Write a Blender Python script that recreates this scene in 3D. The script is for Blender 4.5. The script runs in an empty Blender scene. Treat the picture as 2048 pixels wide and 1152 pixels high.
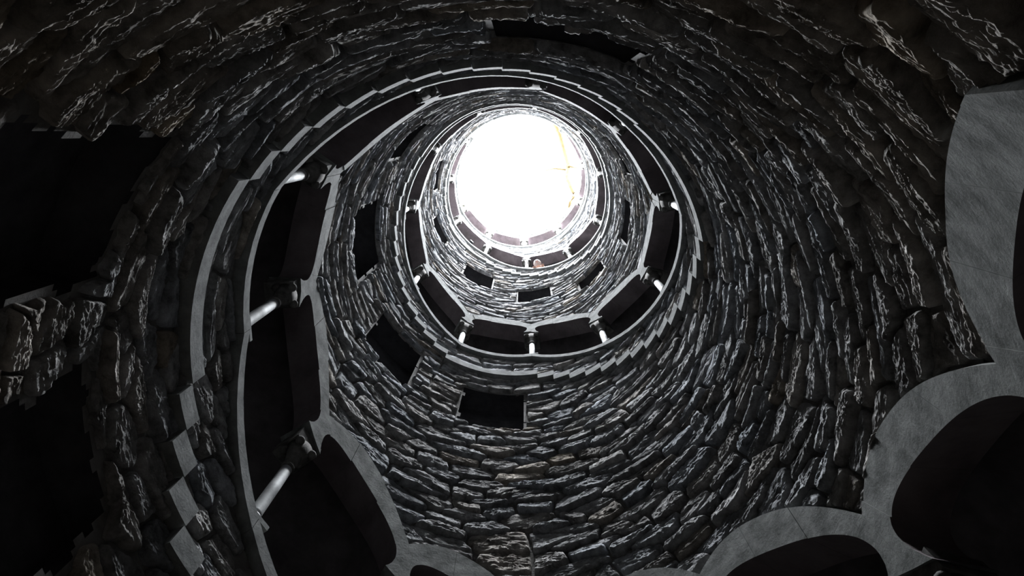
import bpy, math
import numpy as np
from mathutils import Matrix, Vector

# ------------------------------------------------------------------ camera
S = 2.0                                   # metres: radius to the edge of the stair slabs
Z0 = 1.5                                  # eye height above the well floor
FPX, U0, V0 = 1525.59454, 1051.54977, 264.809169     # focal length in pixels, zenith point
OX, OY = 0.0796040147, -0.736633098       # eye, in radii from the well axis
n = np.array([(U0 - 1024) / FPX, (V0 - 576) / FPX, 1.0]); n /= np.linalg.norm(n)
e1 = np.array([1.0, 0, 0]); e1 -= e1 @ n * n; e1 /= np.linalg.norm(e1)
e2 = np.cross(n, e1)
AX = np.stack([e1, e2, n])                # world axes written in camera axes

scn = bpy.context.scene
col = scn.collection
cam_d = bpy.data.cameras.new('camera'); cam = bpy.data.objects.new('camera', cam_d)
col.objects.link(cam); scn.camera = cam
cam_d.sensor_width = 36.0; cam_d.lens = FPX / 2048 * 36.0
cam_d.clip_start = 0.02; cam_d.clip_end = 500
right, down, fwd = AX[:, 0], AX[:, 1], AX[:, 2]
M = Matrix.Identity(4)
for r_ in range(3):
    M[r_][0] = right[r_]; M[r_][1] = -down[r_]; M[r_][2] = -fwd[r_]
M[0][3], M[1][3], M[2][3] = OX * S, OY * S, Z0
cam.matrix_world = M

def project(p):
    """world points (n,3) -> pixels of the 2048x1152 frame"""
    d = (p - np.array([OX * S, OY * S, Z0])) @ AX
    return np.stack([1024 + FPX * d[:, 0] / d[:, 2], 576 + FPX * d[:, 1] / d[:, 2]], 1), d[:, 2]

# ------------------------------------------------------------------ sky, light, exposure
RIM = 13.25                               # top of the well in radii above the eye
world = bpy.data.worlds.new('overcast_sky'); scn.world = world
world.use_nodes = True
bg = world.node_tree.nodes['Background']
bg.inputs[0].default_value = (0.91, 0.95, 1.0, 1)
bg.inputs[1].default_value = 420.0
pl = bpy.data.lights.new('sky_portal', 'AREA'); pl.shape = 'DISK'; pl.size = 2 * 1.42 * S
pl.cycles.is_portal = True
po = bpy.data.objects.new('sky_portal', pl); col.objects.link(po)
po.location = (0, 0, Z0 + (RIM + 0.15) * S)
scn.view_settings.view_transform = 'Standard'; scn.view_settings.look = 'None'
scn.view_settings.gamma = 1.0; scn.view_settings.use_curve_mapping = False
scn.view_settings.exposure = 0.15
scn.cycles.max_bounces = 5; scn.cycles.diffuse_bounces = 4; scn.cycles.glossy_bounces = 2
scn.cycles.caustics_reflective = False; scn.cycles.caustics_refractive = False

# ------------------------------------------------------------------ materials
rng = np.random.default_rng(11)

def node_mat(name, c1, c2, scale=6.0, rough=0.85, bump=0.5, bscale=30.0, bdist=0.02, tint=False, detail=6.0, spec=0.3):
    m = bpy.data.materials.new(name); m.use_nodes = True
    nt = m.node_tree; b = nt.nodes['Principled BSDF']
    tc = nt.nodes.new('ShaderNodeTexCoord')
    geo = nt.nodes.new('ShaderNodeNewGeometry')
    no = nt.nodes.new('ShaderNodeTexNoise'); no.inputs['Scale'].default_value = scale
    no.inputs['Detail'].default_value = detail; no.inputs['Roughness'].default_value = 0.65
    nt.links.new(geo.outputs['Position'], no.inputs['Vector'])
    rp = nt.nodes.new('ShaderNodeValToRGB')
    rp.color_ramp.elements[0].position = 0.33; rp.color_ramp.elements[0].color = (*c1, 1)
    rp.color_ramp.elements[1].position = 0.68; rp.color_ramp.elements[1].color = (*c2, 1)
    nt.links.new(no.outputs['Fac'], rp.inputs['Fac'])
    out = rp.outputs['Color']
    if tint:
        at = nt.nodes.new('ShaderNodeAttribute'); at.attribute_name = 'tint'
        mx = nt.nodes.new('ShaderNodeMix'); mx.data_type = 'RGBA'; mx.blend_type = 'MULTIPLY'
        mx.inputs['Factor'].default_value = 1.0
        nt.links.new(out, mx.inputs[6]); nt.links.new(at.outputs['Color'], mx.inputs[7])
        out = mx.outputs[2]
    nt.links.new(out, b.inputs['Base Color'])
    b.inputs['Roughness'].default_value = rough
    b.inputs['Specular IOR Level'].default_value = spec
    if bump:
        n1 = nt.nodes.new('ShaderNodeTexNoise'); n1.inputs['Scale'].default_value = bscale
        n1.inputs['Detail'].default_value = 8.0; n1.inputs['Roughness'].default_value = 0.7
        nt.links.new(geo.outputs['Position'], n1.inputs['Vector'])
        bp = nt.nodes.new('ShaderNodeBump'); bp.inputs['Strength'].default_value = bump
        bp.inputs['Distance'].default_value = bdist
        nt.links.new(n1.outputs['Fac'], bp.inputs['Height'])
        nt.links.new(bp.outputs['Normal'], b.inputs['Normal'])
    return m

M_STONE = node_mat('rough_granite', (0.10, 0.0995, 0.10), (0.42, 0.42, 0.428), 9, 0.95, 1.0, 55, 0.022, tint=True, spec=0.04, detail=9)
M_MORTAR = node_mat('recessed_mortar', (0.10, 0.095, 0.09), (0.19, 0.185, 0.18), 8, 0.95, 0.6, 30, 0.02, spec=0.02)
M_DRESS = node_mat('dressed_stone', (0.05, 0.053, 0.05), (0.175, 0.18, 0.175), 6, 0.95, 0.6, 40, 0.012, spec=0.02)
M_TREAD = node_mat('worn_step_stone', (0.10, 0.104, 0.102), (0.23, 0.236, 0.232), 6, 0.95, 0.4, 40, 0.012, spec=0.02)
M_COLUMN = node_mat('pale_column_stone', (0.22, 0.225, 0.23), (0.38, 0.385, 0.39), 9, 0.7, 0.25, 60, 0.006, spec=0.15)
M_SOFFIT = node_mat('pink_soffit_plaster', (0.085, 0.071, 0.076), (0.155, 0.132, 0.138), 3, 0.9, 0.25, 30, 0.01, spec=0.02)
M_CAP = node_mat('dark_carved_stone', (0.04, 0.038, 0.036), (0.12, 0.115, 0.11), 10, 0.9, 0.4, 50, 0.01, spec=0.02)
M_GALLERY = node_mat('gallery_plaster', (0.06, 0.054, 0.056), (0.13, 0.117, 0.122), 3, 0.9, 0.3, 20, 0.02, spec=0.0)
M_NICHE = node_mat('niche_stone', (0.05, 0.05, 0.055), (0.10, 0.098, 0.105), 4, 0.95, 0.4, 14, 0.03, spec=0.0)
M_FLOOR = node_mat('well_floor_stone', (0.03, 0.028, 0.025), (0.06, 0.055, 0.05), 5, 0.8, 0.3, 30, 0.01)
M_EARTH = node_mat('mossy_ground', (0.10, 0.13, 0.05), (0.22, 0.2, 0.12), 3, 0.95, 0.5, 20, 0.03)

# ------------------------------------------------------------------ mesh helpers
def link(o, parent=None, **props):
    col.objects.link(o)
    if parent is not None: o.parent = parent
    for k, v in props.items(): o[k] = v
    return o

def mesh_np(name, V, faces, mat, smooth=False):
    me = bpy.data.meshes.new(name)
    V = np.asarray(V, dtype=np.float32)
    lens = [len(f) for f in faces] if not isinstance(faces, np.ndarray) else None
    if lens is None:
        nf, k = faces.shape
        me.vertices.add(len(V)); me.vertices.foreach_set('co', V.ravel())
        me.loops.add(nf * k); me.loops.foreach_set('vertex_index', faces.astype(np.int32).ravel())
        me.polygons.add(nf)
        me.polygons.foreach_set('loop_start', np.arange(0, nf * k, k, dtype=np.int32))
        me.polygons.foreach_set('loop_total', np.full(nf, k, np.int32))
        me.update(calc_edges=True); me.validate()
    else:
        me.from_pydata(V.tolist(), [], [list(map(int, f)) for f in faces])
    me.materials.append(mat)
    if smooth: me.polygons.foreach_set('use_smooth', np.ones(len(me.polygons), bool))
    me.update()
    return me

def add(name, V, F, mat, parent=None, smooth=False, **props):
    return link(bpy.data.objects.new(name, mesh_np(name, V, F, mat, smooth)), parent, **props)

def cyl(th, rho, h):
    """degrees, radii, radii above the eye -> world metres"""
    t = np.radians(th)
    return np.stack(np.broadcast_arrays(rho * np.cos(t) * S, rho * np.sin(t) * S, Z0 + h * S), -1)

def block(th, lo, hi, r0, r1):
    """curved block: arrays of angle, lower and upper height (radii) between two radii -> verts, quads"""
    th = np.asarray(th, float); lo = np.broadcast_to(lo, th.shape); hi = np.broadcast_to(hi, th.shape)
    m = len(th)
    V = np.concatenate([cyl(th, r0, lo), cyl(th, r0, hi), cyl(th, r1, hi), cyl(th, r1, lo)])
    F = []
    for i in range(m - 1):
        for k in range(4):
            k2 = (k + 1) % 4
            F.append((k * m + i, k * m + i + 1, k2 * m + i + 1, k2 * m + i))
    F.append((0, m, 2 * m, 3 * m)); F.append((m - 1, 4 * m - 1, 3 * m - 1, 2 * m - 1))
    return V, F

def lathe(profile, seg=20):
    V = []; F = []
    for (r, z) in profile:
        for k in range(seg):
            t = 2 * math.pi * k / seg
            V.append((r * math.cos(t), r * math.sin(t), z))
    m = len(profile)
    for i in range(m - 1):
        for k in range(seg):
            k2 = (k + 1) % seg
            F.append((i * seg + k, i * seg + k2, (i + 1) * seg + k2, (i + 1) * seg + k))
    F.append(tuple(range(seg - 1, -1, -1))); F.append(tuple((m - 1) * seg + k for k in range(seg)))
    return V, F

def hash3(i, j, k, seed):
    a = (i * 374761393 + j * 668265263 + k * 2147483647 + seed * 974634721) & 0xFFFFFFFF
    a = ((a ^ (a >> 13)) * 1274126177) & 0xFFFFFFFF
    a = a ^ (a >> 16)
    return (a & 0xFFFFFF) / float(0xFFFFFF)

def vnoise(p, seed=0):
    q = np.floor(p).astype(np.int64); f = p - q; f = f * f * (3 - 2 * f)
    out = 0.0
    for dx in (0, 1):
        for dy in (0, 1):
            for dz in (0, 1):
                w = (f[..., 0] if dx else 1 - f[..., 0]) * (f[..., 1] if dy else 1 - f[..., 1]) * (f[..., 2] if dz else 1 - f[..., 2])
                out = out + w * hash3(q[..., 0] + dx, q[..., 1] + dy, q[..., 2] + dz, seed)
    return out * 2 - 1

# ------------------------------------------------------------------ the helix of the stair
FL = math.degrees(14 * 0.114266362 + 0.698519933)     # one flight and its landing
TA = math.degrees(0.114266362); TB = math.degrees(0.698519933); T0 = math.degrees(3.78319326)
H0, RI = 2.32440067, 0.0989129770
BAY = FL / 4
def level(j): return H0 + 15 * j * RI
def col_angle(i): return 212.0 + BAY * i
TOPJ = 6
I0, I1, ITOP = -8, 24, 31                  # first column, last of the stair, end of the level top gallery
def col_level(i):
    if i >= 24: return level(TOPJ)
    j, m = divmod(i, 4)
    return level(j) + 5 * m * RI
def ramp(th):
    """ramp height for a continuous angle (turns counted)"""
    x = (np.asarray(th, float) - 212.0) / BAY
    i = np.floor(x).astype(int); f = x - i
    lv = lambda i: np.where(i >= 24, level(TOPJ), H0 + (15 * (i // 4) + 5 * (i % 4)) * RI)
    return lv(i) * (1 - f) + lv(i + 1) * f

COPE_LO, COPE_HI = 0.485, 0.55
def intrados():
    P = [(0.775, 1.26), (0.815, 1.285), (0.85, 1.315), (0.872, 1.355)]
    for k in range(1, 22):
        ph = math.pi / 2 * k / 21
        P.append((0.875 * math.cos(ph) ** (2 / 2.2), 1.36 + 0.20 * math.sin(ph) ** (2 / 2.2)))
    return np.array(P)
def extr(t): return 1.52 + 0.235 * (1 - np.abs(t) ** 2.2)

HAS_ARC = lambda i: (I0 <= i < 22) or (25 <= i < ITOP)   # bay i .. i+1 carries an arch
HAS_PAR = lambda i: I0 <= i < ITOP                       # bay i .. i+1 has a parapet and coping

# niches: angle range, height range (radii)
NICHES = [
    (85.2, 109.4, 4.37, 5.03), (128.2, 151.5, 4.475, 5.2), (167.0, 194.5, 4.86, 5.66), (211, 230.5, 5.35, 6.0),
    (268.2, 293.9, 2.04, 2.64),
    (33.0, 53.0, 7.40, 7.92), (69.0, 90.6, 7.90, 8.53), (106.4, 128.1, 8.34, 9.12), (146.0, 166.0, 8.80, 9.34),
    (181.0, 202.7, 9.2, 9.8), (217.5, 238, 9.45, 10.1), (317, 338.5, 6.35, 6.85), (353.4, 375.7, 6.88, 7.45),
    (201.5, 226.0, 1.12, 1.82), (165.5, 189.5, 1.02, 1.84),
]
def rim_height(th):
    """height of the wall top for angle 0..360"""
    th = np.asarray(th, float) % 360
    out = np.full(th.shape, RIM - 0.2)
    a1, a2 = col_angle(22) % 360, col_angle(25) % 360          # open stair head, parapet only
    m = (th > a1) & (th < a2)
    out[m] = ramp(th[m] + 720) + COPE_LO
    a0 = col_angle(31) % 360
    m = (th > a0) & (th <= a1)
    out[m] = ramp(th[m] + 720) + 1.85
    return out

def allowed(th, h, margin=0.0):
    """may a wall stone stand here?"""
    th = np.asarray(th, float) % 360; h = np.asarray(h, float)
    ok = h < rim_height(th) - 0.01
    for turn in range(-2, 5):
        x = (th + 360 * turn - 212.0) / BAY
        i = np.floor(x).astype(int); t = (x - i) * 2 - 1
        par = (i >= I0) & (i < ITOP); arc = ((i >= I0) & (i < 22)) | ((i >= 25) & (i < ITOP))
        rel = h - ramp(th + 360 * turn)
        bad = (par & (rel > COPE_LO + margin) & (rel < COPE_HI)) | (arc & (rel > COPE_LO + margin) & (rel < extr(t) - margin))
        ok &= ~bad
    for (a, b, c, d) in NICHES:
        for off in (0, 360):
            tt = th + off
            near = (tt > a - 4) & (tt < b + 4) & (h > c - 0.1) & (h < d + 0.1)
            if not near.any(): continue
            t_, h_ = tt[near], h[near]; q = 0.8 if c < 2 else 0.3 if c < 6 else 0.15
            ra = q * (1.1 * np.sin(h_ * 21 + a) + 0.7 * np.sin(h_ * 47 + 2 * a))     # ragged edges
            rc = q * (0.016 * np.sin(t_ * 0.9 + a) + 0.012 * np.sin(t_ * 2.1 + 3 * a))
            ok[near] &= ~((t_ > a + ra + margin * 57) & (t_ < b + ra - margin * 57) & (h_ > c + rc + margin) & (h_ < d - rc - margin))
    return ok

# ------------------------------------------------------------------ wall cores and their stones
HFLOOR = -0.75
BANDS = [('wall_lower', HFLOOR, 3.1), ('wall_middle', 3.1, 6.3), ('wall_upper', 6.3, RIM - 0.2)]
RELIEF = 0.016
RC = 1.045                                 # radius of the mortar face
walls = []
for (nm, ha, hb) in BANDS:
    dth = 1.0; nth = 360; dh = 0.02; nh = int(round((hb - ha) / dh)); dh = (hb - ha) / nh
    tc_ = (np.arange(nth) + 0.5) * dth; hc_ = ha + (np.arange(nh) + 0.5) * dh
    TT, HH = np.meshgrid(tc_, hc_)
    ok = allowed(TT, HH, 0.012)
    # merge vertical runs into one quad
    Vs = []; Fs = []
    for c in range(nth):
        colm = ok[:, c]; d = np.diff(np.concatenate([[0], colm.astype(int), [0]]))
        for s0, s1 in zip(np.where(d == 1)[0], np.where(d == -1)[0]):
            lo, hi = ha + s0 * dh, ha + s1 * dh; t0_, t1_ = c * dth, (c + 1) * dth
            b0 = len(Vs)
            for (t_, h_) in ((t0_, lo), (t0_, hi), (t1_, hi), (t1_, lo)):
                Vs.append(cyl(t_, RC, h_))
            Fs.append((b0, b0 + 1, b0 + 2, b0 + 3))
    walls.append(add(nm, np.array(Vs), Fs, M_MORTAR, kind='structure', label={
        'wall_lower': 'lowest rubble stone wall ring of the well shaft nearest the viewer',
        'wall_middle': 'middle rubble stone wall ring of the well shaft',
        'wall_upper': 'upper rubble stone wall ring of the well shaft below the sky'}[nm]))

# rubble: an irregular Voronoi pattern on the unrolled wall (metres), flattened so that stones lie on their beds
CIRC = 2 * math.pi * RC * S
NQ = 36; DX = CIRC / NQ; DZ = 0.205; ASP = DZ / DX
pts = []
kz = 0; z = HFLOOR * S - DZ
while z < (RIM - 0.1) * S:
    dz = DZ * rng.uniform(0.75, 1.25)
    for m_ in range(NQ):
        if rng.random() < 0.18: continue
        pts.append(((m_ + 0.5 * (kz % 2) + rng.uniform(-0.46, 0.46)) * DX % CIRC, z + rng.uniform(-0.34, 0.34) * DZ))
        if rng.random() < 0.18:
            pts.append(((m_ + 0.5 * (kz % 2) + rng.uniform(-0.46, 0.46)) * DX % CIRC, z + rng.uniform(-0.5, 0.5) * DZ))
    z += dz; kz += 1
pts = np.array(pts); NPT = len(pts)
ext = np.concatenate([pts, pts + [CIRC, 0], pts - [CIRC, 0]])
ext_s = ext * [ASP, 1.0]
zorder = np.argsort(ext_s[:, 1]); zs = ext_s[zorder, 1]
polys = []
for p in pts * [ASP, 1.0]:
    i0, i1 = np.searchsorted(zs, [p[1] - 0.75, p[1] + 0.75])
    nb = ext_s[zorder[i0:i1]]; dd = ((nb - p) ** 2).sum(1)
    sel = (dd > 1e-12) & (dd < 0.75 ** 2); nb = nb[sel]; nb = nb[np.argsort(dd[sel])[:26]]
    poly = [(-0.5, -0.5), (0.5, -0.5), (0.5, 0.5), (-0.5, 0.5)]
    for qx, qy in nb - p:
        c_ = (qx * qx + qy * qy) / 2; outp = []; L = len(poly)
        sd = [a_ * qx + b_ * qy - c_ for a_, b_ in poly]
        if max(sd) <= 0: continue
        for e in range(L):
            s1, s2 = sd[e], sd[(e + 1) % L]; p1, p2 = poly[e], poly[(e + 1) % L]
            if s1 <= 0: outp.append(p1)
            if (s1 < 0) != (s2 < 0) and s1 != s2:
                f = s1 / (s1 - s2); outp.append((p1[0] + f * (p2[0] - p1[0]), p1[1] + f * (p2[1] - p1[1])))
        poly = outp
    polys.append(np.array(poly) / [ASP, 1.0])

def warp(q, zz):
    t = q / CIRC * 2 * math.pi
    p = np.stack([np.cos(t) * 3.2, np.sin(t) * 3.2, zz * 1.5], -1)
    return q + 0.06 * vnoise(p, 5), zz + 0.06 * vnoise(p + 31.7, 9)

# outline of every stone as a radius per direction, cut back where the wall is interrupted
NA = 40
ang = np.linspace(0, 2 * math.pi, NA, endpoint=False)
stones = []
steps = np.linspace(0.06, 1.0, 14)
for p, poly in zip(pts, polys):
    cen = poly.mean(0); pl_ = poly - cen; c0 = p + cen
    hw = np.ptp(pl_[:, 0]) / 2; hh = np.ptp(pl_[:, 1]) / 2
    if hw < 0.05 or hh < 0.03: continue
    dirs = np.stack([np.cos(ang) * hw, np.sin(ang) * hh], 1)
    def reach(pl_, dirs):
        n1 = pl_; n2 = np.roll(pl_, -1, 0); nx = (n2 - n1)[:, 1]; ny = -(n2 - n1)[:, 0]
        c_ = nx * n1[:, 0] + ny * n1[:, 1]
        den = dirs[:, 0:1] * nx + dirs[:, 1:2] * ny
        sg = np.sign(c_)
        with np.errstate(divide='ignore', invalid='ignore'):
            t = np.where(den * sg > 1e-9, c_ / den, 9.0)
        return t.min(1)
    R_ = reach(pl_, dirs)
    X = c0[0] + dirs[:, 0:1] * R_[:, None] * steps; Y = c0[1] + dirs[:, 1:2] * R_[:, None] * steps
    wx, wy = warp(X, Y)
    stones.append([c0, dirs, R_, hw, hh, wx, wy])
WX = np.stack([q[5] for q in stones]); WY = np.stack([q[6] for q in stones])
OK = allowed(WX / CIRC * 360, WY / S)
keep = []
for st, ok in zip(stones, OK):
    c0, dirs, R_, hw, hh, wx, wy = st
    if ok.all(): keep.append((c0, dirs, R_, hw, hh)); continue
    if ok.mean() < 0.12: continue
    if not ok[:, 0].all() or ok[:, :4].mean() < 0.95:     # move the centre into the allowed part
        wgt = ok * steps
        gx = (dirs[:, 0:1] * R_[:, None] * steps); gy = (dirs[:, 1:2] * R_[:, None] * steps)
        mv = np.array([(gx * wgt).sum() / wgt.sum(), (gy * wgt).sum() / wgt.sum()])
        bx_ = np.stack([dirs[:, 0] * R_, dirs[:, 1] * R_], 1) - mv
        c0 = c0 + mv; hw = np.ptp(bx_[:, 0]) / 2; hh = np.ptp(bx_[:, 1]) / 2
        dirs = bx_; R_ = np.ones(NA)
        X = c0[0] + dirs[:, 0:1] * steps; Y = c0[1] + dirs[:, 1:2] * steps
        wx, wy = warp(X, Y); ok = allowed(wx / CIRC * 360, wy / S)
    good = np.logical_and.accumulate(ok, 1).sum(1)
    lim = np.where(good > 0, steps[np.maximum(good - 1, 0)], 0.03)
    if (lim < 0.05).mean() > 0.35: continue
    keep.append((c0, dirs, R_ * lim, hw, hh))
stones = keep

# projected size of each stone
cen_ = np.array([q[0] for q in stones]); wq, wz = warp(cen_[:, 0], cen_[:, 1])
bnd = np.stack([q[0] + q[1] * q[2][:, None] for q in stones])
bq, bz = warp(bnd[..., 0], bnd[..., 1])
px, dep = project(cyl((bq / CIRC * 360).ravel(), RC - 0.03, (bz / S).ravel()))
px = px.reshape(bq.shape + (2,)); dep = dep.reshape(bq.shape)
inside = ((px[..., 0] > -20) & (px[..., 0] < 2068) & (px[..., 1] > -20) & (px[..., 1] < 1172) & (dep > 0.05)).any(1)
p2 = np.roll(px, -1, 1)
A = np.abs((px[..., 0] * p2[..., 1] - p2[..., 0] * px[..., 1]).sum(1)) / 2 * inside
PER = np.linalg.norm(px - p2, axis=2).sum(1)

def stone(st, per, area, k):
    c0, dirs, R_, hw, hh = st
    na = int(np.clip(per / 3.2, 14, 150)); nr = int(np.clip(1.5 * area / max(per, 1) / 1.6, 3, 40))
    # outline, slightly rounded and chipped
    ai = np.arange(na) / na * NA; i0 = np.floor(ai).astype(int); f = (ai - i0)[:, None]
    full = dirs * R_[:, None]
    full = full * 0.8 + 0.1 * (np.roll(full, 1, 0) + np.roll(full, -1, 0))
    ring = full[i0 % NA] * (1 - f) + full[(i0 + 1) % NA] * f
    ph0 = rng.uniform(0, 50, 3)
    gap = rng.uniform(0.001, 0.005)
    ln = np.linalg.norm(ring, axis=1, keepdims=True)
    Pn = np.stack([ring[:, 0] * 14 + ph0[0], ring[:, 1] * 14 + ph0[1], np.zeros(na)], -1)
    ring = ring * np.clip(1 - (gap + 0.009 * (1 + vnoise(Pn, k)[:, None])) / np.maximum(ln, 0.02), 0.5, 1)
    rr = np.concatenate([np.linspace(0.0, 0.88, nr + 1)[1:], [0.95, 1.0]])
    g = rr[:, None, None] * ring[None]                    # (nr+2, na, 2)
    g = np.concatenate([np.zeros((1, na, 2)), g], 0)
    rr = np.concatenate([[0.0], rr])[:, None] * np.ones((1, na))
    x, y = warp(c0[0] + g[..., 0], c0[1] + g[..., 1])
    u = g[..., 0] / max(hw, 0.05); v = g[..., 1] / max(hh, 0.04)
    d = np.full(u.shape, 9.0)
    for _ in range(4):
        d = np.minimum(d, rng.uniform(0.95, 1.3) + rng.normal(0, 0.24) * u + rng.normal(-0.46, 0.30) * v)
    d = np.clip(d, 0.2, 1.9)
    P = np.stack([x * 6 + ph0[0], y * 12 + ph0[1], np.full(x.shape, ph0[2])], -1)
    r1 = 1 - 2 * np.abs(vnoise(P, k)); r2 = 1 - 2 * np.abs(vnoise(P * 2.4 + 7, k + 1))
    r3 = vnoise(P * 5.5, k + 2); r4 = vnoise(P * 11.0, k + 3)
    rough = 0.42 * r1 + 0.36 * r2 + 0.34 * r3 + 0.30 * r4
    # broken ledges: each slopes back upwards and breaks off underneath
    lam = rng.uniform(0.035, 0.085); tl = rng.normal(0, 0.25)
    phs = (y + tl * x) / lam + 1.1 * r1 + 0.6 * r3 + ph0[0]
    saw = 1 - (phs - np.floor(phs)); saw = np.where(saw > 0.85, (1 - saw) / 0.15 * 0.85, saw)
    w = np.clip((1 - rr) / 0.09, 0, 1) ** 0.4
    D = rng.uniform(0.032, 0.060)
    ht = w * (D * d + RELIEF * rough * min(1.0, hh / 0.08) + rng.uniform(0.03, 0.20) * lam * saw) - 0.012 * (rr > 0.999)
    rho = RC * S - ht
    t = x / CIRC * 2 * math.pi
    V = np.stack([rho * np.cos(t), rho * np.sin(t), Z0 + y], -1)
    V = np.concatenate([V[0, :1], V[1:].reshape(-1, 3)])   # one vertex at the centre
    m = V.shape[0]; idx = 1 + np.arange((nr + 2) * na).reshape(nr + 2, na); nx = np.roll(idx, -1, 1)
    T1 = np.stack([np.zeros(na, int), idx[0], nx[0]], -1)
    a_, b_, c_, e_ = idx[:-1].ravel(), idx[1:].ravel(), nx[1:].ravel(), nx[:-1].ravel()
    F = np.concatenate([T1, np.stack([a_, b_, c_], -1), np.stack([a_, c_, e_], -1)])[:, ::-1]
    base = rng.uniform(0.70, 1.2)
    warm = np.clip(rng.normal(0.0, 0.03), -0.06, 0.08)
    if rng.random() < 0.06: warm += 0.10
    warm += 0.15 * float(np.clip((2.1 - c0[1] / S) / 1.3, 0, 1))     # earth-stained stones low in the well
    tint = (base * (1 + warm), base, base * (1 - 1.2 * warm), 1.0)
    return V, F, tint

def set_tint(me, cols):
    at = me.color_attributes.new('tint', 'FLOAT_COLOR', 'POINT')
    at.data.foreach_set('color', np.asarray(cols, np.float32).ravel())

for bi, (nm, ha, hb) in enumerate(BANDS):
    sel = np.where((wz / S >= ha) & (wz / S < hb))[0]
    order = sel[np.argsort(-A[sel])]
    single = set(order[:300][A[order[:300]] > 60].tolist())
    Vr = []; Fr = []; Cr = []; off = 0
    for ci in sel:
        lod = (PER[ci], A[ci]) if inside[ci] else (50, 150)
        V, F, tint = stone(stones[ci], *lod, int(ci))
        if ci in single:
            me = mesh_np('stone', V, F, M_STONE, False); set_tint(me, np.tile(tint, (len(V), 1)))
            link(bpy.data.objects.new('stone', me), walls[bi])
        else:
            Vr.append(V); Fr.append(F + off); off += len(V); Cr.append(np.tile(tint, (len(V), 1)))
    if Vr:
        me = mesh_np('rubble_stones', np.concatenate(Vr), np.concatenate(Fr), M_STONE, False)
        set_tint(me, np.concatenate(Cr))
        link(bpy.data.objects.new('rubble_stones', me), walls[bi], kind='stuff')

# ------------------------------------------------------------------ clock words for labels
CX, CY = 1045.0, 350.0
HOURS = ['twelve', 'one', 'two', 'three', 'four', 'five', 'six', 'seven', 'eight', 'nine', 'ten', 'eleven']
def clock(u, v):
    a = math.degrees(math.atan2(u - CX, CY - v)) % 360
    k = int(round(a / 15.0)) % 24
    return ("%s o'clock" % HOURS[k // 2]) if k % 2 == 0 else ('half past %s' % HOURS[k // 2])
# ------------------------------------------------------------------ niches (blind openings in the wall)
def where(th, h, rho=1.0):
    px, _ = project(cyl(np.array([th]), rho, np.array([h])))
    return px[0]
NICHE_LABELS = []
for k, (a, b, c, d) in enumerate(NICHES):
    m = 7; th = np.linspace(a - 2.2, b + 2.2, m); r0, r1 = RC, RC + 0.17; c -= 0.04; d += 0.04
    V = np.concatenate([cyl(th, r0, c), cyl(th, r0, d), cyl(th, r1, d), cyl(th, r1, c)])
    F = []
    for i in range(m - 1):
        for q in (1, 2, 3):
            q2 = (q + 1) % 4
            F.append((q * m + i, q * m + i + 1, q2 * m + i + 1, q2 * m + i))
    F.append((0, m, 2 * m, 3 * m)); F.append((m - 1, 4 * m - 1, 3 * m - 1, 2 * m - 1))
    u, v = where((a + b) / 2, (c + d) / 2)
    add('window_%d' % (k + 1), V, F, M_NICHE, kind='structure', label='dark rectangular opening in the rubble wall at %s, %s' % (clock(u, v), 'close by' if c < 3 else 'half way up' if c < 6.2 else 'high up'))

# ------------------------------------------------------------------ staircase
stair = link(bpy.data.objects.new('staircase', None), None,
             label='spiral stone staircase winding up inside the well wall', category='staircase')
GW = 1.5                                    # outer radius of the gallery
for j in range(-2, TOPJ + 1):
    lo = level(j); base = T0 + FL * j
    th = np.linspace(base - TB + 0.05, base - 0.02, 15)
    if j < TOPJ:
        V, F = block(th, lo, lo + 0.093, 0.989, GW)
        add('landing_slab', V, F, M_TREAD, stair)
        for k in range(1, 15):
            hh = lo + k * RI
            V, F = block(np.linspace(base + (k - 1) * TA - 0.3, base + k * TA - 0.02, 4), hh, hh + 0.093, 0.989, GW)
            add('step', V, F, M_TREAD, stair)
    else:
        th = np.linspace(base - TB + 0.05, col_angle(28), 50)
        V, F = block(th, lo, lo + 0.08, 0.989, GW)
        add('landing_slab', V, F, M_TREAD, stair)

# ------------------------------------------------------------------ tiers
def tier(i):
    return 'lowest gallery' if i <= -4 else 'second gallery' if i <= 5 else 'third gallery' if i <= 15 else 'fourth gallery' if i < 25 else 'topmost gallery'

# ------------------------------------------------------------------ parapet copings
coping = link(bpy.data.objects.new('trim_1', None), None, kind='structure',
              label='smooth stone coping running along the spiral parapet')
for i in range(I0, ITOP):
    th = np.linspace(col_angle(i) - 0.0, col_angle(i + 1) - 0.12, 9)
    g = ramp(th)
    g[0] = col_level(i); g[-1] = col_level(i + 1)
    V, F = block(th, g + COPE_LO, g + COPE_HI, 0.996, 1.15)
    add('coping_slab', V, F, M_TREAD, coping)

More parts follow.
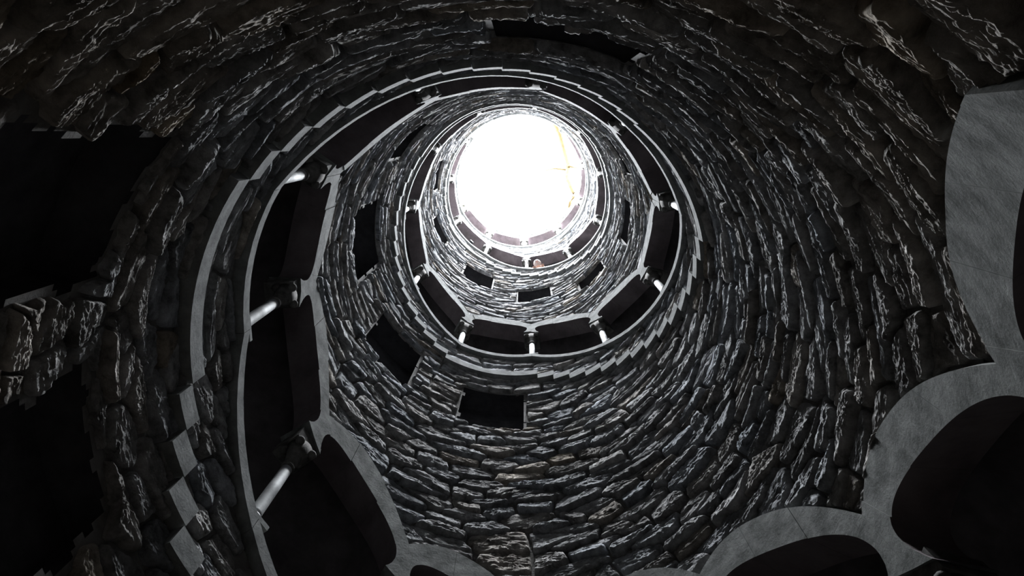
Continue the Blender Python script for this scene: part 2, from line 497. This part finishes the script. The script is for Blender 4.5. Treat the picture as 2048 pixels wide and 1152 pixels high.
# ------------------------------------------------------------------ columns
def rot_mesh(parts, th):
    t = math.radians(th); c, s = math.cos(t), math.sin(t)
    return [(x * c - y * s, x * s + y * c, z_) for (x, y, z_) in parts]
CR = 1.052                                  # radius of the column axes
def box_pts(x0, x1, y0, y1, z0, z1):
    V = [(x0, y0, z0), (x1, y0, z0), (x1, y1, z0), (x0, y1, z0), (x0, y0, z1), (x1, y0, z1), (x1, y1, z1), (x0, y1, z1)]
    F = [(3, 2, 1, 0), (4, 5, 6, 7), (0, 1, 5, 4), (1, 2, 6, 5), (2, 3, 7, 6), (3, 0, 4, 7)]
    return V, F
def merge(*vf):
    V = []; F = []
    for v, f in vf:
        o = len(V); V += [tuple(p) for p in v]; F += [tuple(a + o for a in q) for q in f]
    return V, F
def sphere_pts(cx, cy, cz, r, sx=1, sz=1, seg=10, rings=6):
    V = []; F = []
    for a in range(rings + 1):
        p = math.pi * a / rings
        for b in range(seg):
            t = 2 * math.pi * b / seg
            V.append((cx + r * sx * math.sin(p) * math.cos(t), cy + r * sx * math.sin(p) * math.sin(t), cz + r * sz * math.cos(p)))
    for a in range(rings):
        for b in range(seg):
            F.append((a * seg + b, (a + 1) * seg + b, (a + 1) * seg + (b + 1) % seg, a * seg + (b + 1) % seg))
    return V, F
rs = 0.0245 * S
zb = (COPE_HI) * S
V, F = merge(box_pts(-0.105, 0.11, -0.105, 0.105, zb - 0.004, zb + 0.045))
me_ped = mesh_np('pedestal', V, F, M_TREAD)
V, F = lathe([(rs * 1.5, zb + 0.045), (rs * 1.55, zb + 0.06), (rs * 1.5, zb + 0.08), (rs * 1.18, zb + 0.09), (rs * 1.3, zb + 0.105), (rs * 1.25, zb + 0.125), (rs * 1.02, zb + 0.14)], 24)
me_base = mesh_np('base', V, F, M_COLUMN, True)
V, F = lathe([(rs * 1.02, zb + 0.138), (rs, zb + 0.18), (rs * 0.98, 0.8 * S), (rs * 0.93, 1.0 * S)], 24)
me_shaft = mesh_np('shaft', V, F, M_COLUMN, True)
zc = 1.0 * S
V, F = merge(lathe([(rs * 0.95, zc - 0.004), (rs * 1.2, zc + 0.01), (rs * 1.2, zc + 0.03), (rs * 0.98, zc + 0.04), (rs * 1.1, zc + 0.12), (rs * 1.6, zc + 0.24), (rs * 2.3, zc + 0.36)], 24),
             sphere_pts(rs * 1.6, rs * 1.6, zc + 0.33, 0.042), sphere_pts(-rs * 1.6, rs * 1.6, zc + 0.33, 0.042),
             sphere_pts(rs * 1.6, -rs * 1.6, zc + 0.33, 0.042), sphere_pts(-rs * 1.6, -rs * 1.6, zc + 0.33, 0.042))
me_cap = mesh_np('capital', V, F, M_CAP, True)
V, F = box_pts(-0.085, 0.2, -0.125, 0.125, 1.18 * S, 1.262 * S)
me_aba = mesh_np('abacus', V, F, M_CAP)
seen_labels = {}
for i in range(I0, ITOP + 1):
    if not (HAS_ARC(i) or HAS_ARC(i - 1)): continue
    th = col_angle(i); g = col_level(i)
    o = bpy.data.objects.new('column', None); o.empty_display_size = 0.1
    p = cyl(th, CR, g); o.location = tuple(map(float, p)); o.rotation_euler = (0, 0, math.radians(th))
    u, v = where(th, g + 0.75, CR)
    lab = 'slim stone column of the %s at %s' % (tier(i), clock(u, v))
    seen_labels.setdefault(lab, []).append((i, round(u), round(v)))
    link(o, None, kind='thing', label=lab, category='column', group='columns of the spiral gallery')
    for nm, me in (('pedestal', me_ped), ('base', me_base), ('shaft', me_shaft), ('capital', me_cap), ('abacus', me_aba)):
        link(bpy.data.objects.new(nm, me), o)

# ------------------------------------------------------------------ arches
INN = intrados()
def outer_path(mth):
    P = [(1.0, 1.26), (1.0, 1.35), (1.0, 1.44), (1.0, 1.52)]
    for k in range(1, mth - 3):
        t = math.cos(math.pi / 2 * k / (mth - 4)) ** 1.0
        P.append((t, extr(t)))
    return np.array(P)
OUT = outer_path(len(INN))
inn = np.concatenate([INN, np.stack([-INN[-2::-1, 0], INN[-2::-1, 1]], 1)])
out_ = np.concatenate([OUT, np.stack([-OUT[-2::-1, 0], OUT[-2::-1, 1]], 1)])
NP_ = len(inn)
cuts = [0, 9, 20, 29, 40, NP_ - 1]
for i in range(I0, ITOP):
    if not HAS_ARC(i): continue
    a0, a1 = col_angle(i), col_angle(i + 1); g0, g1 = col_level(i), col_level(i + 1)
    o = bpy.data.objects.new('arch', None); o.empty_display_size = 0.1
    o.location = tuple(map(float, cyl((a0 + a1) / 2, 1.0, (g0 + g1) / 2 + 1.26)))
    u, v = where((a0 + a1) / 2, (g0 + g1) / 2 + 1.5)
    lab = 'smooth stone arch of the %s at %s' % (tier(i), clock(u, v))
    seen_labels.setdefault(lab, []).append((i, round(u), round(v)))
    link(o, None, kind='thing', label=lab, category='arch', group='arches of the spiral gallery')
    inv = Vector(o.location)
    def pt(tr, rho):
        f = (tr[:, 0] + 1) / 2
        return cyl(a0 + (a1 - a0) * f, rho, g0 + (g1 - g0) * f + tr[:, 1])
    for s0, s1 in zip(cuts[:-1], cuts[1:]):
        ii = inn[s0:s1 + 1].copy(); oo = out_[s0:s1 + 1].copy()
        # a hairline joint on each side
        for arr in (ii, oo):
            if s0 > 0: arr[0] = arr[0] * 0.98 + arr[1] * 0.02
            if s1 < NP_ - 1: arr[-1] = arr[-1] * 0.98 + arr[-2] * 0.02
        if i == I0: oo[:, 1] += 0.11 * np.clip(-oo[:, 0], 0, 1) ** 2 * (oo[:, 1] > 1.5)
        m = len(ii); pr = rng.uniform(-0.003, 0.003)
        V = np.concatenate([pt(ii, 1.003 + pr), pt(oo, 1.003 + pr), pt(oo, 1.155), pt(ii, 1.155)]) - np.array(inv)
        F = []
        for q in range(m - 1):
            for k in range(4):
                k2 = (k + 1) % 4
                F.append((k * m + q, k * m + q + 1, k2 * m + q + 1, k2 * m + q))
        F.append((0, m, 2 * m, 3 * m)); F.append((m - 1, 4 * m - 1, 3 * m - 1, 2 * m - 1))
        vo = add('voussoir', V, F, M_DRESS, o)
        vo.data.materials.append(M_SOFFIT)
        for pi, pol in enumerate(vo.data.polygons):
            if pi < 4 * (m - 1) and pi % 4 == 3: pol.material_index = 1
for k_, v_ in seen_labels.items():
    if len(v_) > 1: print('SAME LABEL', k_, v_)

# ------------------------------------------------------------------ gallery shell behind the arcade
th = np.arange(col_angle(I0) - 14, col_angle(ITOP) + 0.1, 3.0); g = ramp(np.clip(th, col_angle(I0), 9999))
prof_wall = [(GW, -0.1), (GW, 0.6), (GW, 1.25)]
prof_vault = [(GW, 1.25)] + [(1.10 + (GW - 1.10) * math.cos(x), 1.25 + 0.53 * math.sin(x)) for x in np.linspace(0, math.pi / 2, 8)[1:]]
def sweep(prof):
    V = np.concatenate([cyl(th, r_, g + h_) for r_, h_ in prof]); m = len(th); F = []
    for k in range(len(prof) - 1):
        for i in range(m - 1):
            F.append((k * m + i, k * m + i + 1, (k + 1) * m + i + 1, (k + 1) * m + i))
    return V, F
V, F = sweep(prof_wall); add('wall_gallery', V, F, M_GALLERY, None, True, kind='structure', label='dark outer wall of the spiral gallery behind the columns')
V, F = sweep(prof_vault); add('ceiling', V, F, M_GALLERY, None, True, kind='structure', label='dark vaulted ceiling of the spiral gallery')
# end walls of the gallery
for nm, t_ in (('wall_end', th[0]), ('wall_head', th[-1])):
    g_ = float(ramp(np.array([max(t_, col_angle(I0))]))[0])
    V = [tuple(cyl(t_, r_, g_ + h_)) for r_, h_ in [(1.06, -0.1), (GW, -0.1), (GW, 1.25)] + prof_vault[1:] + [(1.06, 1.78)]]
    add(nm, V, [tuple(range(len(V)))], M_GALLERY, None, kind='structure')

# ------------------------------------------------------------------ floor, rim and the ground round the mouth
seg = 72
V = [(0, 0, Z0 + HFLOOR * S)] + [tuple(cyl(360 * k / seg, 1.5, HFLOOR)) for k in range(seg)]
add('floor', V, [(0, 1 + k, 1 + (k + 1) % seg) for k in range(seg)], M_FLOOR, None, kind='structure', label='stone floor at the bottom of the well')
tt = np.linspace(0, 360, 145)[:-1]
rh_ = rim_height(tt)
rim = link(bpy.data.objects.new('trim_2', None), None, kind='structure', label='stone rim around the mouth of the well')
for k in range(36):
    th_ = np.linspace(k * 10, k * 10 + 9.9, 5); r_ = rim_height(th_)
    top = rim_height(np.array([k * 10 + 5.0]))[0]
    if abs(r_.max() - r_.min()) > 0.5: r_ = np.full(5, top)
    if col_angle(22) % 360 < k * 10 + 5 < col_angle(25) % 360: continue
    V, F = block(th_, r_ - 0.02, r_ + 0.09, 0.99, 1.2); add('rim_stone', V, F, M_DRESS, rim)
# ground: an annulus that covers the galleries
V = []; F = []
for r_ in (1.16, 1.6, 4, 12):
    for k in range(72): V.append(tuple(cyl(k * 5, r_, RIM - 0.12 + (0.0 if r_ < 2 else 0.05 * r_))))
for a in range(3):
    for k in range(72): F.append((a * 72 + k, a * 72 + (k + 1) % 72, (a + 1) * 72 + (k + 1) % 72, (a + 1) * 72 + k))
Vm = []; Fm = []  # unseen shell added round the masonry to stop light leaking in
for h_ in (HFLOOR - 0.1, 3.0, 8.0, RIM - 0.1):
    for k in range(72): Vm.append(tuple(cyl(k * 5, 1.75, h_)))
for a in range(3):
    for k in range(72): Fm.append((a * 72 + k, a * 72 + (k + 1) % 72, (a + 1) * 72 + (k + 1) % 72, (a + 1) * 72 + k))
Fm.append(tuple(range(72)))
add('wall_light_shell', Vm, Fm, M_EARTH, None, kind='structure', label='unseen earth shell added around the masonry to keep stray light out')
add('ground', V, F, M_EARTH, None, kind='structure', label='ground around the mouth of the well')

# ------------------------------------------------------------------ a person leaning over the parapet
M_SKIN = node_mat('skin', (0.42, 0.24, 0.18), (0.50, 0.30, 0.23), 20, 0.6, 0.0)
M_SHIRT = node_mat('grey_shirt_cloth', (0.26, 0.26, 0.30), (0.34, 0.34, 0.38), 25, 0.9, 0.3, 120, 0.003)
M_TROUSER = node_mat('dark_trouser_cloth', (0.05, 0.05, 0.07), (0.08, 0.08, 0.10), 25, 0.9, 0.3, 120, 0.003)
M_HAIR = node_mat('fair_hair', (0.26, 0.21, 0.19), (0.38, 0.32, 0.30), 40, 0.6, 0.4, 90, 0.004)
def skin_obj(name, chains, mat, parent, root=0, levels=2):
    """chains: lists of (x, y, z, radius); equal points are shared"""
    pts_, rad, edges, key = [], [], [], {}
    for ch in chains:
        prev = None
        for (x, y, z_, r_) in ch:
            k = (round(x, 4), round(y, 4), round(z_, 4))
            if k not in key: key[k] = len(pts_); pts_.append((x, y, z_)); rad.append(r_)
            if prev is not None and prev != key[k]: edges.append((prev, key[k]))
            prev = key[k]
    me = bpy.data.meshes.new(name); me.from_pydata(pts_, edges, []); me.materials.append(mat)
    o = link(bpy.data.objects.new(name, me), parent)
    md = o.modifiers.new('skin', 'SKIN'); md.use_smooth_shade = True
    for v_, r_ in zip(me.skin_vertices[0].data, rad): v_.radius = (r_, r_)
    me.skin_vertices[0].data[root].use_root = True
    ss = o.modifiers.new('smooth', 'SUBSURF'); ss.levels = levels; ss.render_levels = levels
    return o
PTH = 74.5
person = bpy.data.objects.new('person', None); person.empty_display_size = 0.1
tread_top = level(4) + 8 * RI + 0.093
person.location = tuple(map(float, cyl(PTH, 1.26, tread_top)))
person.rotation_euler = (0, 0, math.radians(PTH + 180))
link(person, None, kind='thing', category='person', label='person in a grey top leaning over the parapet of the fourth gallery, looking down')
HD = (0.575, -0.05, 1.425)
body = [[(0.05, 0.02, 0.92, 0.13), (0.17, 0.0, 1.12, 0.125), (0.34, -0.02, 1.28, 0.12), (0.47, -0.04, 1.36, 0.058), HD + (0.082,), (0.615, -0.05, 1.47, 0.075)]]
for sg in (1, -1):
    body.append([(0.05, 0.02, 0.92, 0.13), (0.04, 0.04 + 0.09 * sg, 0.86, 0.085), (0.07, 0.05 + 0.09 * sg, 0.48, 0.055), (0.0, 0.06 + 0.08 * sg, 0.09, 0.038), (0.11, 0.06 + 0.085 * sg, 0.035, 0.032)])
    body.append([(0.34, -0.02, 1.28, 0.12), (0.35, -0.02 + 0.17 * sg, 1.27, 0.06), (0.36, -0.02 + 0.26 * sg, 1.11, 0.042), (0.47, -0.03 + 0.15 * sg, 1.09, 0.03), (0.52, -0.03 + 0.11 * sg, 1.083, 0.026)])
    for fi, fy in enumerate((-0.03, -0.01, 0.01, 0.03)):
        ln = (0.055, 0.068, 0.064, 0.05)[fi]
        body.append([(0.52, -0.03 + 0.11 * sg, 1.083, 0.026), (0.545, -0.03 + 0.11 * sg + fy, 1.08, 0.009), (0.545 + ln * 0.6, -0.03 + 0.11 * sg + fy * 1.1, 1.072, 0.0085), (0.548 + ln * 0.75, -0.03 + 0.11 * sg + fy * 1.1, 1.072 - ln * 0.45, 0.0075)])
    body.append([(0.52, -0.03 + 0.11 * sg, 1.083, 0.026), (0.53, -0.03 + 0.065 * sg, 1.085, 0.010), (0.555, -0.03 + 0.05 * sg, 1.08, 0.009)])
bo = skin_obj('body', body, M_SKIN, person)
shirt = [[(0.06, 0.02, 0.93, 0.142), (0.17, 0.0, 1.12, 0.14), (0.34, -0.02, 1.28, 0.135), (0.42, -0.03, 1.335, 0.085)]]
for sg in (1, -1):
    shirt.append([(0.34, -0.02, 1.28, 0.135), (0.35, -0.02 + 0.17 * sg, 1.27, 0.074), (0.36, -0.02 + 0.26 * sg, 1.11, 0.054), (0.41, -0.025 + 0.205 * sg, 1.105, 0.046)])
skin_obj('shirt', shirt, M_SHIRT, person)
tr = [[(0.05, 0.02, 0.96, 0.137), (0.05, 0.02, 0.90, 0.137)]]
for sg in (1, -1):
    tr.append([(0.05, 0.02, 0.90, 0.137), (0.04, 0.04 + 0.09 * sg, 0.82, 0.098), (0.07, 0.05 + 0.09 * sg, 0.48, 0.07), (0.0, 0.06 + 0.08 * sg, 0.11, 0.056)])
skin_obj('trousers', tr, M_TROUSER, person)
# hair as a cap over the back of the head, and the face
V, F = sphere_pts(0, 0, 0, 0.108, 1, 1, 18, 12)
ux = Vector((0.52, 0, 0.85)).normalized()         # up through the crown of the bent head
fc = Vector((0.85, 0, -0.52))                     # the way the face looks
Vh = []
for p in V:
    q = Vector(p)
    if q.dot(fc) > 0.03 and q.dot(ux) < 0.05: q = q * 0.86
    Vh.append((HD[0] + q.x * 0.97, HD[1] + q.y * 0.92, HD[2] + q.z))
add('hair', Vh, F, M_HAIR, person, True)
def face_bit(name, f_, u_, y_, r_, mat, sx=1, sz=1):
    c = Vector(HD) + fc * f_ + ux * u_
    v_, f2 = sphere_pts(c.x, c.y + y_, c.z, r_, sx, sz, 10, 6); add(name, v_, f2, mat, person, True)
face_bit('nose', 0.103, -0.01, 0, 0.016, M_SKIN, 0.9, 1.3)
face_bit('eye', 0.092, 0.018, 0.032, 0.011, M_TROUSER); face_bit('eye', 0.092, 0.018, -0.032, 0.011, M_TROUSER)
face_bit('mouth', 0.092, -0.045, 0, 0.016, node_mat('lips', (0.35, 0.12, 0.12), (0.4, 0.15, 0.14), 30, 0.5, 0.0), 1, 0.45)
face_bit('ear', 0.0, 0.0, 0.092, 0.024, M_SKIN, 0.5, 1.2); face_bit('ear', 0.0, 0.0, -0.092, 0.024, M_SKIN, 0.5, 1.2)

# ------------------------------------------------------------------ unidentified small dark object on a coping, modelled as a lamp
M_BLACK = node_mat('black_painted_metal', (0.015, 0.015, 0.017), (0.03, 0.03, 0.033), 30, 0.8, 0.1, 80, 0.002, spec=0.02)
M_LENS = node_mat('dark_glass', (0.02, 0.02, 0.025), (0.04, 0.04, 0.05), 10, 0.6, 0.0, spec=0.05)
LTH = 132.0
lamp = bpy.data.objects.new('small_dark_object', None); lamp.empty_display_size = 0.05
lamp.location = tuple(map(float, cyl(LTH, 1.02, level(5) + COPE_HI))); lamp.rotation_euler = (0, 0, math.radians(LTH + 180))
link(lamp, None, kind='thing', category='lamp', label='small dark unidentified object, modelled as an unlit lamp, on the coping of the fourth gallery at %s' % clock(*where(LTH, level(5) + COPE_HI)))
V, F = lathe([(0.05, 0.0), (0.05, 0.012), (0.02, 0.02), (0.016, 0.06)], 16); add('foot', V, F, M_BLACK, lamp, True)
V, F = lathe([(0.03, -0.09), (0.052, -0.07), (0.06, 0.05), (0.064, 0.07), (0.056, 0.07)], 20)
V = [(z_ * 0.9 + 0.03, y, x + 0.115) for x, y, z_ in V]; add('housing', V, F, M_BLACK, lamp, True)
V, F = lathe([(0.054, 0.0), (0.05, 0.006), (0.02, 0.012)], 20)
V = [(z_ + 0.09, y, x + 0.115) for x, y, z_ in V]; add('lens', V, F, M_LENS, lamp, True)

# ------------------------------------------------------------------ a bare branch over the mouth of the well
M_BARK = node_mat('brown_bark', (0.009, 0.0066, 0.0046), (0.015, 0.0112, 0.008), 12, 0.9, 0.5, 40, 0.01, spec=0.0)
def ray_at(u, v, h):
    d = AX @ np.array([(u - 1024) / FPX, (v - 576) / FPX, 1.0])
    return np.array([OX * S, OY * S, Z0]) + d * (h * S / d[2])
def tube(path, rad, seg=8):
    path = [Vector(p) for p in path]; V = []; F = []
    for i, p in enumerate(path):
        t = (path[min(i + 1, len(path) - 1)] - path[max(i - 1, 0)]).normalized()
        a = t.orthogonal().normalized(); b = t.cross(a)
        for k in range(seg):
            an = 2 * math.pi * k / seg; V.append(tuple(p + (a * math.cos(an) + b * math.sin(an)) * rad[i]))
    for i in range(len(path) - 1):
        for k in range(seg): F.append((i * seg + k, i * seg + (k + 1) % seg, (i + 1) * seg + (k + 1) % seg, (i + 1) * seg + k))
    F.append(tuple(range(seg - 1, -1, -1))); F.append(tuple((len(path) - 1) * seg + k for k in range(seg)))
    return V, F
br = bpy.data.objects.new('bare_tree', None); br.empty_display_size = 0.1
link(br, None, kind='thing', category='tree', label='bare tree with a thin brown branch reaching over the bright sky opening')
px_ = [(1139, 416), (1141, 405), (1147, 394), (1147, 385), (1141, 373), (1136, 362), (1133, 352), (1135, 342), (1136, 330), (1133, 318), (1128, 300), (1120, 270), (1100, 225), (1080, 170)]
pa = [ray_at(u, v, 16.0 + 0.1 * k) for k, (u, v) in enumerate(px_)]
V, F = tube(pa, np.linspace(0.085, 0.13, len(pa))); add('branch', V, F, M_BARK, br, True)
foot = cyl(262, 2.3, RIM - 0.05); e_ = pa[-1]
tp = [foot, foot * 0.75 + np.array([0, 0, 0.25 * e_[2]]) + 0.0 * e_, 0.35 * foot + 0.65 * e_ + np.array([0, 0, 0.5]), e_]
tp[1] = np.array([foot[0], foot[1], foot[2] + 0.55 * (e_[2] - foot[2])])
V, F = tube(tp, [0.24, 0.18, 0.11, 0.07], 10); add('trunk', V, F, M_BARK, br, True)
br_loc = foot
for tw in ([(1136, 332), (1148, 335), (1160, 337)], [(1135, 340), (1110, 337), (1090, 341)], [(1147, 388), (1140, 380), (1137, 376)]):
    V, F = tube([ray_at(u, v, 16.7 + 0.05 * k) for k, (u, v) in enumerate(tw)], np.linspace(0.05, 0.03, len(tw)), 6); add('twig', V, F, M_BARK, br, True)
